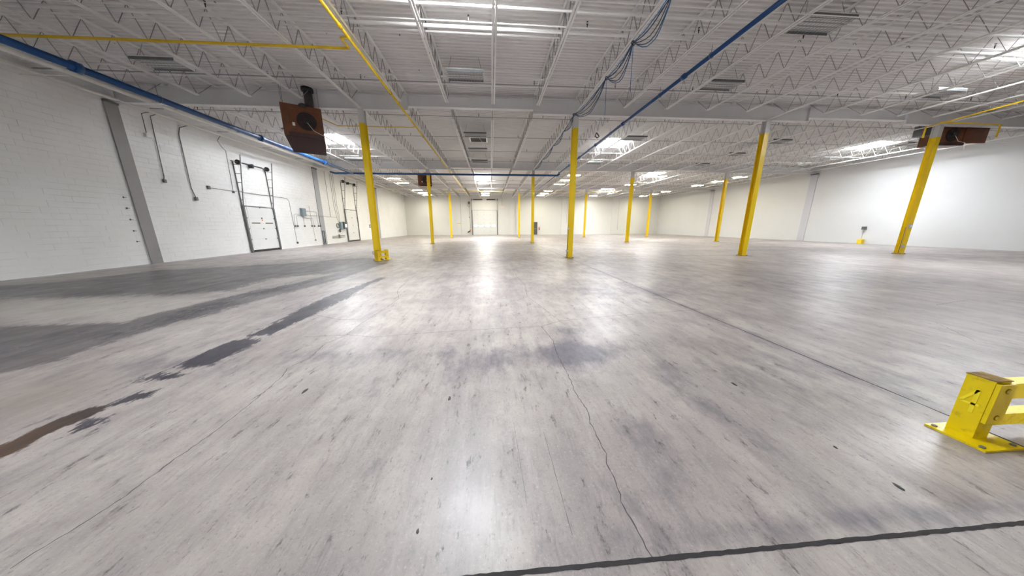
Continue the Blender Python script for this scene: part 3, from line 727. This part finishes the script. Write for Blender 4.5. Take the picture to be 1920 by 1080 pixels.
for x, y, z0, z1, nm in ((9.14,-3.2,6.25,5.15,'nearer'),(9.12,-4.94,6.25,5.1,'nearest'),):
    MB().tube([(x,y,z0),(x+.02,y,z1)], .008, 5).build('dangling_cable', M['bluecable'], None, origin=(x,y,z1))
for o, nm in zip([q for q in bpy.data.objects if q.name.startswith('dangling_cable')], ('second from the camera','first from the camera')):
    tag(o, 'thin blue cable end dangling from the cable bundle, '+nm, 'cable', 'dangling cable ends')
lo = MB(); lo.tube([(10.92,2.2,6.32),(10.84,2.2,6.12),(10.95,2.15,6.03),(11.06,2.2,6.12),(10.94,2.2,6.27)], .03, 6)
tag(lo.build('cable_coil', M['blackcable'], None, origin=(10.92,2.2,6.3)), 'small dark coiled cable hung right of the second column top', 'cable')

# ------------------------------------------------------------------ loading doors on the left wall
def lift_door(name, y0, y1, zt, zs, label, sign=False, rungs=5):
    t = empty(name, (XL, (y0+y1)/2, 0), label, 'door', None, 'structure')
    x = XL+.012
    n_ = 4; h_ = (zt-.14)/n_
    for k in range(n_):
        pn = MB().box(x, y0+.06, .14+k*h_+.004, x+.05, y1-.06, .14+(k+1)*h_-.004).build('door_panel', M['doorwhite'], t)
        if k == 2 and sign:
            for a_, b_ in ((y0+.38,y0+1.0),(y1-.85,y1-.25)): MB().box(x+.05, a_, 1.72, x+.058, b_, 1.80).build('window_slot', M['doortrim'], pn)
        for yy_ in (y0+.1, (y0+y1)/2+.05, y1-.1):
            MB().box(x+.05, yy_-.03, .14+(k+1)*h_-.05, x+.075, yy_+.03, .14+(k+1)*h_+.03).build('hinge', M['darkgalv'], pn)
    MB().box(x, y0+.05, .01, x+.06, y1-.05, .14).build('bottom_seal', M['black'], t)
    MB().box(x, y0-.02, zt+.0, x+.07, y1+.02, zt+.05).build('head_seal', M['darkgalv'], t)
    for y, s_ in ((y0, -1), (y1, 1)):
        MB().box(x, y-.045, 0, x+.11, y+.045, zt).build('door_jamb_track', M['darkgalv'], t)
        MB().box(x, y-.022, zt, x+.035, y+.022, zs).build('wall_angle', M['darkgalv'], t)
        MB().bar((x+.08, y, zt-.05), (XL+.50, y, zs+.38), .035, .035).build('lift_rail', M['darkgalv'], t)
        for k in range(rungs):
            z = zt+.35+(zs-zt-.5)*k/(rungs-1); xo = XL+.09+(.41)*(z-zt)/(zs+.38-zt)
            MB().box(x+.02, y-.012, z-.014, xo, y+.012, z+.014).build('track_rung', M['darkgalv'], t)
        MB().tube([(XL+.22, y-.05*s_, zs),(XL+.22, y-.15*s_, zs)], .13, 16).build('cable_drum', M['black'], t)
        MB().tube([(XL+.22, y-.1*s_, zs-.1),(XL+.12, y-.1*s_, .3)], .004, 4).build('lift_cable', M['darkgalv'], t)
    MB().tube([(XL+.22, y0-.35, zs),(XL+.22, y1+.1, zs)], .016, 8).build('spring_shaft', M['darkgalv'], t)
    sp = MB(); nn = 40; a_, b_ = y0+.35, y1-.45
    for seg0, seg1 in ((a_, (a_+b_)/2-.08), ((a_+b_)/2+.08, b_)):
        pts = [(XL+.22+.032*math.cos(i*1.25), seg0+(seg1-seg0)*i/60, zs+.032*math.sin(i*1.25)) for i in range(61)]
        sp.tube(pts, .011, 5)
    sp.build('torsion_spring', M['black'], t)
    MB().box(XL+.01, (a_+b_)/2-.05, zs-.14, XL+.26, (a_+b_)/2+.05, zs+.08).build('centre_bracket', M['black'], t)
    if sign:
        sg = MB().box(x+.052, y0+1.10, 1.72, x+.057, y0+1.30, 2.02).build('warning_sign', M['plastic'], t)
        r_ = MB(); xs_ = x+.0575
        r_.quad([(xs_, y0+1.12, 1.98),(xs_, y0+1.28, 1.98),(xs_, y0+1.20, 1.86)]); r_.build('sign_symbol', M['orange'], sg)
        MB().box(xs_-.0005, y0+1.13, 1.745, xs_+.001, y0+1.27, 1.775).build('sign_line', M['orange'], sg)
    return t
lift_door('door_1', 4.66, 6.92, 2.72, 5.15, 'tall narrow white loading door with lift tracks, nearer one on left wall', sign=True)
lift_door('door_2', 16.15, 18.60, 3.2, 5.85, 'white loading door with lift tracks, farther one on left wall', rungs=4)

# small wall-mounted things on the left wall
WX = XL+.035
def wall_run(name, pts, r, label, mat='darkgalv', cat='conduit', grp=None, box=None):
    t = empty(name, pts[0], label, cat, grp)
    MB().tube(pts, r, 7).build('tube', M[mat], t)
    if box:
        y, z, s_ = box; MB().box(XL+.005, y-s_*.7, z-s_, XL+.09, y+s_*.7, z+s_).build('outlet_box', M['darkgalv'], t)
    return t
wall_run('wall_conduit', [(-9.1,1.05,6.35),(WX,.80,6.2),(WX,.78,5.45)], .014, 'short conduit feeding the small white box on left wall')
bx = MB().box(XL+.005,.68,5.27,XL+.12,.92,5.43).build('emergency_light', M['plastic'], None, origin=(XL,.8,5.35)); tag(bx, 'small white box light high on the left wall by the wall column', 'light')
wall_run('wall_conduit', [(-9.1,1.25,6.35),(WX,1.10,6.2),(WX,1.0,3.75),(WX,.96,3.62)], .016, 'long vertical conduit nearest the wall column on left wall', box=(.96,3.55,.07))
wall_run('wall_conduit', [(-9.1,2.6,6.37),(WX,2.2,6.1),(WX,2.1,5.8),(WX,2.04,3.38),(WX,2.14,2.98)], .018, 'long vertical conduit ending in an offset bend on left wall', box=(2.14,2.9,.08))
wall_run('wall_conduit', [(-9.1,4.1,6.37),(WX,4.0,6.05),(WX,4.2,5.75),(WX,4.37,5.64),(WX,4.28,3.5)], .013, 'thin hooked conduit left of the nearer loading door', box=(4.28,3.46,.05))
wall_run('wall_conduit', [(WX,2.92,3.52),(WX,4.5,3.52)], .012, 'short horizontal conduit left of the nearer loading door', box=(2.9,3.53,.08))
wall_run('wall_conduit', [(WX,4.75,3.52),(WX,8.4,3.52),(WX,8.6,3.35),(WX,8.7,.40)], .012, 'conduit passing above nearer door then dropping beside it', box=(8.72,.36,.07))
t = empty('electrical_panel', (XL,9.85,2.35), 'grey-blue electrical panel box on left wall between the loading doors', 'panel')
MB().box(XL+.005, 9.65, 2.35, XL+.17, 10.08, 2.92).build('cabinet', M['panelgrey'], t)
MB().box(XL+.17, 9.68, 2.38, XL+.185, 10.05, 2.89).build('cover_door', M['panelgrey'], t)
for k, (pts, bz) in enumerate(([[(WX,9.7,2.45),(WX,8.95,2.45),(WX,8.85,2.35),(WX,8.8,1.62)],(8.8,1.58)],[[(WX,9.7,2.38),(WX,9.15,2.33),(WX,9.1,2.2),(WX,9.05,1.62)],(9.05,1.58)],[[(WX,9.85,2.35),(WX,9.85,1.62)],(9.85,1.58)],
        [[(WX,9.95,2.35),(WX,9.98,2.2),(WX,10.7,2.15),(WX,10.75,1.62)],(10.75,1.58)],[[(WX,9.98,2.2),(WX,10.95,2.2),(WX,11.05,1.62)],(11.05,1.58)],
        [[(WX,10.08,2.75),(WX,11.45,2.75),(WX,11.55,2.6),(WX,11.6,1.62)],(11.6,1.58)],[[(WX,10.08,2.70),(WX,11.6,2.72),(WX,11.8,2.6),(WX,11.85,1.62)],(11.85,1.58)])):
    wall_run('panel_conduit', pts, .011, 'thin grey conduit, %s left to right, below the grey-blue panel' % ORD[k], 'galv', 'conduit', 'conduits from the panel', (bz[0], bz[1], .06))
wall_run('panel_conduit', [(WX,10.08,2.45),(WX+.02,11.4,2.42),(XL+.09,12.0,2.42),(XL+.09,12.45,2.42),(WX,12.8,2.42),(WX,14.7,2.37)], .013, 'long horizontal conduit from the panel across the wall column', 'galv')
wall_run('wall_conduit', [(WX,10.75,3.15),(WX,10.9,.5)], .010, 'thin vertical conduit running down right of the panel', 'galv', box=(10.9,.45,.05))
for k, y in enumerate((13.6, 14.35, 14.6, 14.85)):
    wall_run('riser_conduit', [(WX+.01*k,y,6.3),(WX+.01*k,y+.02,3.4),(WX+.01*k,min(y+.25,15.05),2.3),(WX+.01*k,14.9,1.75)] if k else [(WX,y,6.3),(WX,y,2.4)], .016, 'vertical riser conduit left of the farther door, %s from the left' % ORD[k], 'galv', 'conduit', 'risers by the farther door')
t = empty('control_cabinet', (XL,15.3,1.3), 'dark grey control box with pale screen left of the farther door', 'control box')
MB().box(XL+.005,15.30,1.30,XL+.26,15.95,1.98).build('cabinet', M['darkgrey'], t)
MB().box(XL+.26,15.48,1.46,XL+.272,15.78,1.76).build('screen', M['meterglow'], t)
t = empty('disconnect_switch', (XL,14.9,1.3), 'grey switch box and coiled hose beside the dark control box', 'switch')
MB().box(XL+.005,14.85,1.25,XL+.2,15.2,1.95).build('cabinet', M['panelgrey'], t)
MB().ring((XL+.08,14.5,1.62), (1,0,0), .2, .035, 18, 6).build('coiled_hose', M['darkgalv'], t)
MB().ring((XL+.08,14.75,1.15), (1,0,0), .13, .03, 14, 6).build('coiled_hose', M['black'], t)
rl = MB(); rl.box(XL+.01,13.45,.52,XL+.07,15.6,.56); rl.box(XL+.01,13.45,.66,XL+.07,15.6,.70); rl.box(XL+.01,14.55,.45,XL+.09,14.65,.78)
tag(rl.build('wall_rail', M['doortrim'], None, origin=(XL,14.5,.6)), 'low double horizontal rail on wall left of the farther door', 'rail')
fk = MB(); fk.box(XL+.06,11.9,0,XL+.10,11.96,1.2); fk.box(XL+.06,12.16,0,XL+.10,12.22,1.2); fk.box(XL+.06,11.9,1.14,XL+.10,12.22,1.2); fk.box(XL+.06,11.9,.45,XL+.10,12.22,.5); fk.bar((XL+.08,11.93,.05),(XL+.08,12.19,.45),.03,.03)
tag(fk.build('folding_bracket', M['darkgrey'], None, origin=(XL+.08,12.05,0)), 'dark narrow metal frame leaning at foot of the middle wall column', 'frame')
# patch of newer blocks and little anchors
MB().box(XL+.001,1.18,4.80,XL+.014,1.95,5.10).build('wall_patch', M['doorwhite'], wl)
k = 0
for z in (2.7,2.28,1.84,1.39,.96):
    for y in (-.62,-.34):
        q = MB(); q.box(XL+.004,y-.012,z-.03,XL+.03,y+.012,z+.03); q.box(XL+.004,y+.02,z-.008,XL+.025,y+.09,z+.008) if y < -.5 else None
        q.build('wall_anchor', M['darkgalv'], wl)

# ------------------------------------------------------------------ far wall: door_3, door_4 and fittings
Yf = YF-.02
t = empty('door_3', (4.25,Yf,0), 'big white sectional loading door in the far wall, row of windows', 'door', None, 'structure')
n_ = 6; h_ = 4.2/n_
for k in range(n_):
    pn = MB().box(2.15, Yf-.05, k*h_+.006, 6.35, Yf, (k+1)*h_-.006).build('door_panel', M['fardoor'], t)
    for q in range(4):
        x = 2.95+q*1.12
        if q < 3: MB().box(x, Yf-.07, (k+1)*h_-.05, x+.09, Yf-.05, (k+1)*h_+.03).build('hinge', M['galv'], pn)
        if k == 2:
            x = 2.34+q*1.06; MB().box(x, Yf-.058, 1.46, x+.62, Yf-.05, 1.74).build('window', M['doorglass'], pn)
for x, s_ in ((2.05,-1),(6.45,1)):
    MB().box(x-.06, Yf-.14, 0, x+.06, Yf, 4.25).build('door_jamb_track', M['darkgalv'], t)
    MB().box(x-.03, Yf-.10, 4.25, x+.03, Yf, 6.1).build('wall_angle', M['galv'], t)
    MB().bar((x,Yf-.12,4.2),(x,Yf-.45,6.2),.04,.04).build('lift_rail', M['galv'], t)
    MB().tube([(x-.02,Yf-.22,6.0),(x+.1,Yf-.22,6.0)], .14, 16).build('cable_drum', M['black'], t)
MB().box(2.1, Yf-.08, 4.21, 6.4, Yf, 4.27).build('head_seal', M['galv'], t)
MB().tube([(1.7,Yf-.22,6.0),(6.6,Yf-.22,6.0)], .02, 8).build('spring_shaft', M['galv'], t)
for a_, b_ in ((2.35,3.9),(4.65,6.15)): MB().tube([(a_,Yf-.22,6.0),(b_,Yf-.22,6.0)], .075, 12).build('torsion_spring', M['black'], t)
hz = MB(); hz.box(1.45,Yf-.35,5.3,1.8,Yf-.05,5.65); hz.ring((1.62,Yf-.2,5.0),(0,1,0),.2,.02,16,5); hz.tube([(1.6,Yf-.2,5.3),(1.75,Yf-.1,1.2)], .02, 6)
tag(hz.build('chain_hoist', M['darkgrey'], None, origin=(1.62,Yf,5.3)), 'dark door operator with chain left of the big far door', 'door opener')
dk_ = empty('bollard_controls', (1.45,Yf,.3), 'black and orange control lever at lower left of the far door', 'control')
MB().bar((1.2,Yf-.2,.45),(1.7,Yf-.2,.72),.12,.18).build('lever', M['black'], dk_); MB().box(1.62,Yf-.12,.75,1.78,Yf-.02,1.0).build('orange_handle', M['orange'], dk_)
MB().box(1.55,Yf-.05,2.95,1.68,Yf,3.10).build('wall_button', M['black'], None, origin=(1.6,Yf,3.0)); tag(bpy.data.objects['wall_button'], 'tiny dark button box on wall left of the far door', 'button')
yb = MB().box(-.62,YF-.16,1.96,.02,YF-.12,2.05).build('yellow_strip', M['yellow'], None, origin=(-.3,YF-.15,2.0)); tag(yb, 'short yellow strip across the white pilaster left of far door', 'strip')
# exit sign hung from the roof
t = empty('exit_sign', (7.28,YF-1.0,4.75), 'small orange-red exit sign hanging from a rod near the far door', 'sign')
MB().tube([(7.28,YF-1.0,4.9),(7.28,YF-1.0,ZJ0+.02)], .015, 6).build('hanging_rod', M['galv'], t)
MB().box(6.96,YF-1.03,4.60,7.60,YF-.97,4.9).build('sign_box', M['plastic'], t)
def text_mesh(txt, size, name, mat, parent, loc, rot):
    cu = bpy.data.curves.new(name, 'FONT'); cu.body = txt; cu.size = size; cu.extrude = .004; cu.align_x = 'CENTER'; cu.align_y = 'CENTER'
    to = bpy.data.objects.new(name, cu); COL.objects.link(to)
    dg = bpy.context.evaluated_depsgraph_get(); me_ = bpy.data.meshes.new_from_object(to.evaluated_get(dg)); bpy.data.objects.remove(to)
    me_.materials.clear(); me_.materials.append(mat); o = bpy.data.objects.new(name, me_); COL.objects.link(o); o.parent = parent
    o.location = Vector(loc)-wloc(parent); o.rotation_euler = rot; return o
text_mesh('EXIT', .27, 'lettering', M['orange'], t, (7.28,YF-1.035,4.75), (R(90),0,0))
t = empty('door_4', (13.2,Yf,0), 'dark grey personnel door in far wall behind the second column', 'door', None, 'structure')
MB().box(12.65,Yf-.05,.01,13.55,Yf,2.12).build('door_leaf', M['darkgrey'], t)
fr = MB(); fr.box(12.58,Yf-.07,0,12.65,Yf,2.2); fr.box(13.55,Yf-.07,0,13.62,Yf,2.2); fr.box(12.58,Yf-.07,2.12,13.62,Yf,2.2); fr.build('door_frame', M['black'], t)
MB().box(13.1,Yf-.09,1.0,13.45,Yf-.05,1.06).build('push_bar', M['galv'], t)
t = empty('fire_extinguisher', (13.95,Yf-.12,.8), 'small red fire extinguisher on wall right of grey door', 'extinguisher')
MB().tube([(13.95,Yf-.12,.8),(13.95,Yf-.12,1.2),(13.95,Yf-.12,1.28)], [.09,.09,.03], 12).build('cylinder', M['red'], t); MB().box(13.9,Yf-.16,1.28,14.0,Yf-.06,1.36).build('valve', M['black'], t)
for k, (x, z0, z1) in enumerate(((9.75,.0,6.0),(18.95,1.9,6.0),(28.5,.8,6.0))):
    wall_run('far_wall_conduit', [(x,YF-.05,z1),(x,YF-.05,z0+.02)], .018, 'thin vertical conduit on the far wall, %s from the left' % ORD[k], 'galv', 'conduit', 'far wall conduits')
# bollard + switch on the right wall
t = empty('switch_post', (35.9,7.5,0), 'small dark switch box with yellow foot cover by the right wall', 'switch')
MB().tube([(36.1,7.55,.3),(36.1,7.55,1.2)], .012, 6).build('conduit', M['galv'], t)
MB().box(36.0,7.45,1.15,36.2,7.65,1.4).build('switch_box', M['darkgrey'], t)
MB().box(35.95,7.4,0,36.22,7.68,.36).build('foot_cover', M['yellow'], t)
# girder seat on right wall
for j in (1,2):
    MB().box(XR-.35,j*BY-.15,6.2,XR-.07,j*BY+.15,6.27).build('girder_seat', M['darkgrey'])
for o, nm in zip([q for q in bpy.data.objects if q.name.startswith('girder_seat')], ('nearer','farther')): tag(o, 'dark steel bearing seat for %s girder on the right wall' % nm, 'bracket')

# ------------------------------------------------------------------ debris on the floor
DEB = [((7.64,-10.84),.026,'dark rubber scrap on floor, middle right, above two similar'),((7.67,-11.63),.015,'dark rubber scrap on floor left of the yellow guard'),((7.68,-11.93),.021,'dark elongated scrap nearest the guard and floor joint'),
       ((4.86,-10.84),.022,'small dark chip on floor at centre, farthest of three'),((4.87,-11.65),.012,'tiny dark chip on floor centre, middle of three'),((4.86,-11.95),.016,'small dark double chip nearest the camera'),((3.46,-10.61),.03,'thin dark sliver on floor left of centre')]
for (x, y), s_, lab in DEB:
    mb = MB(); n_ = 9; long = 1.6 if s_ > .02 else 1.0; top = []; bot = []
    for k in range(n_):
        a_ = 2*math.pi*k/n_; q = s_*random.uniform(.6,1.1)
        bot.append((x+q*math.cos(a_)*.6, y+q*math.sin(a_)*long, .0005)); top.append((x+q*.7*math.cos(a_)*.6, y+q*.7*math.sin(a_)*long, .005))
    mb.quad(top); 
    for k in range(n_): mb.quad([bot[k], bot[(k+1)%n_], top[(k+1)%n_], top[k]])
    tag(mb.build('debris_scrap', M['rubber'], None, origin=(x,y,0)), lab, 'debris', 'scraps on the floor')
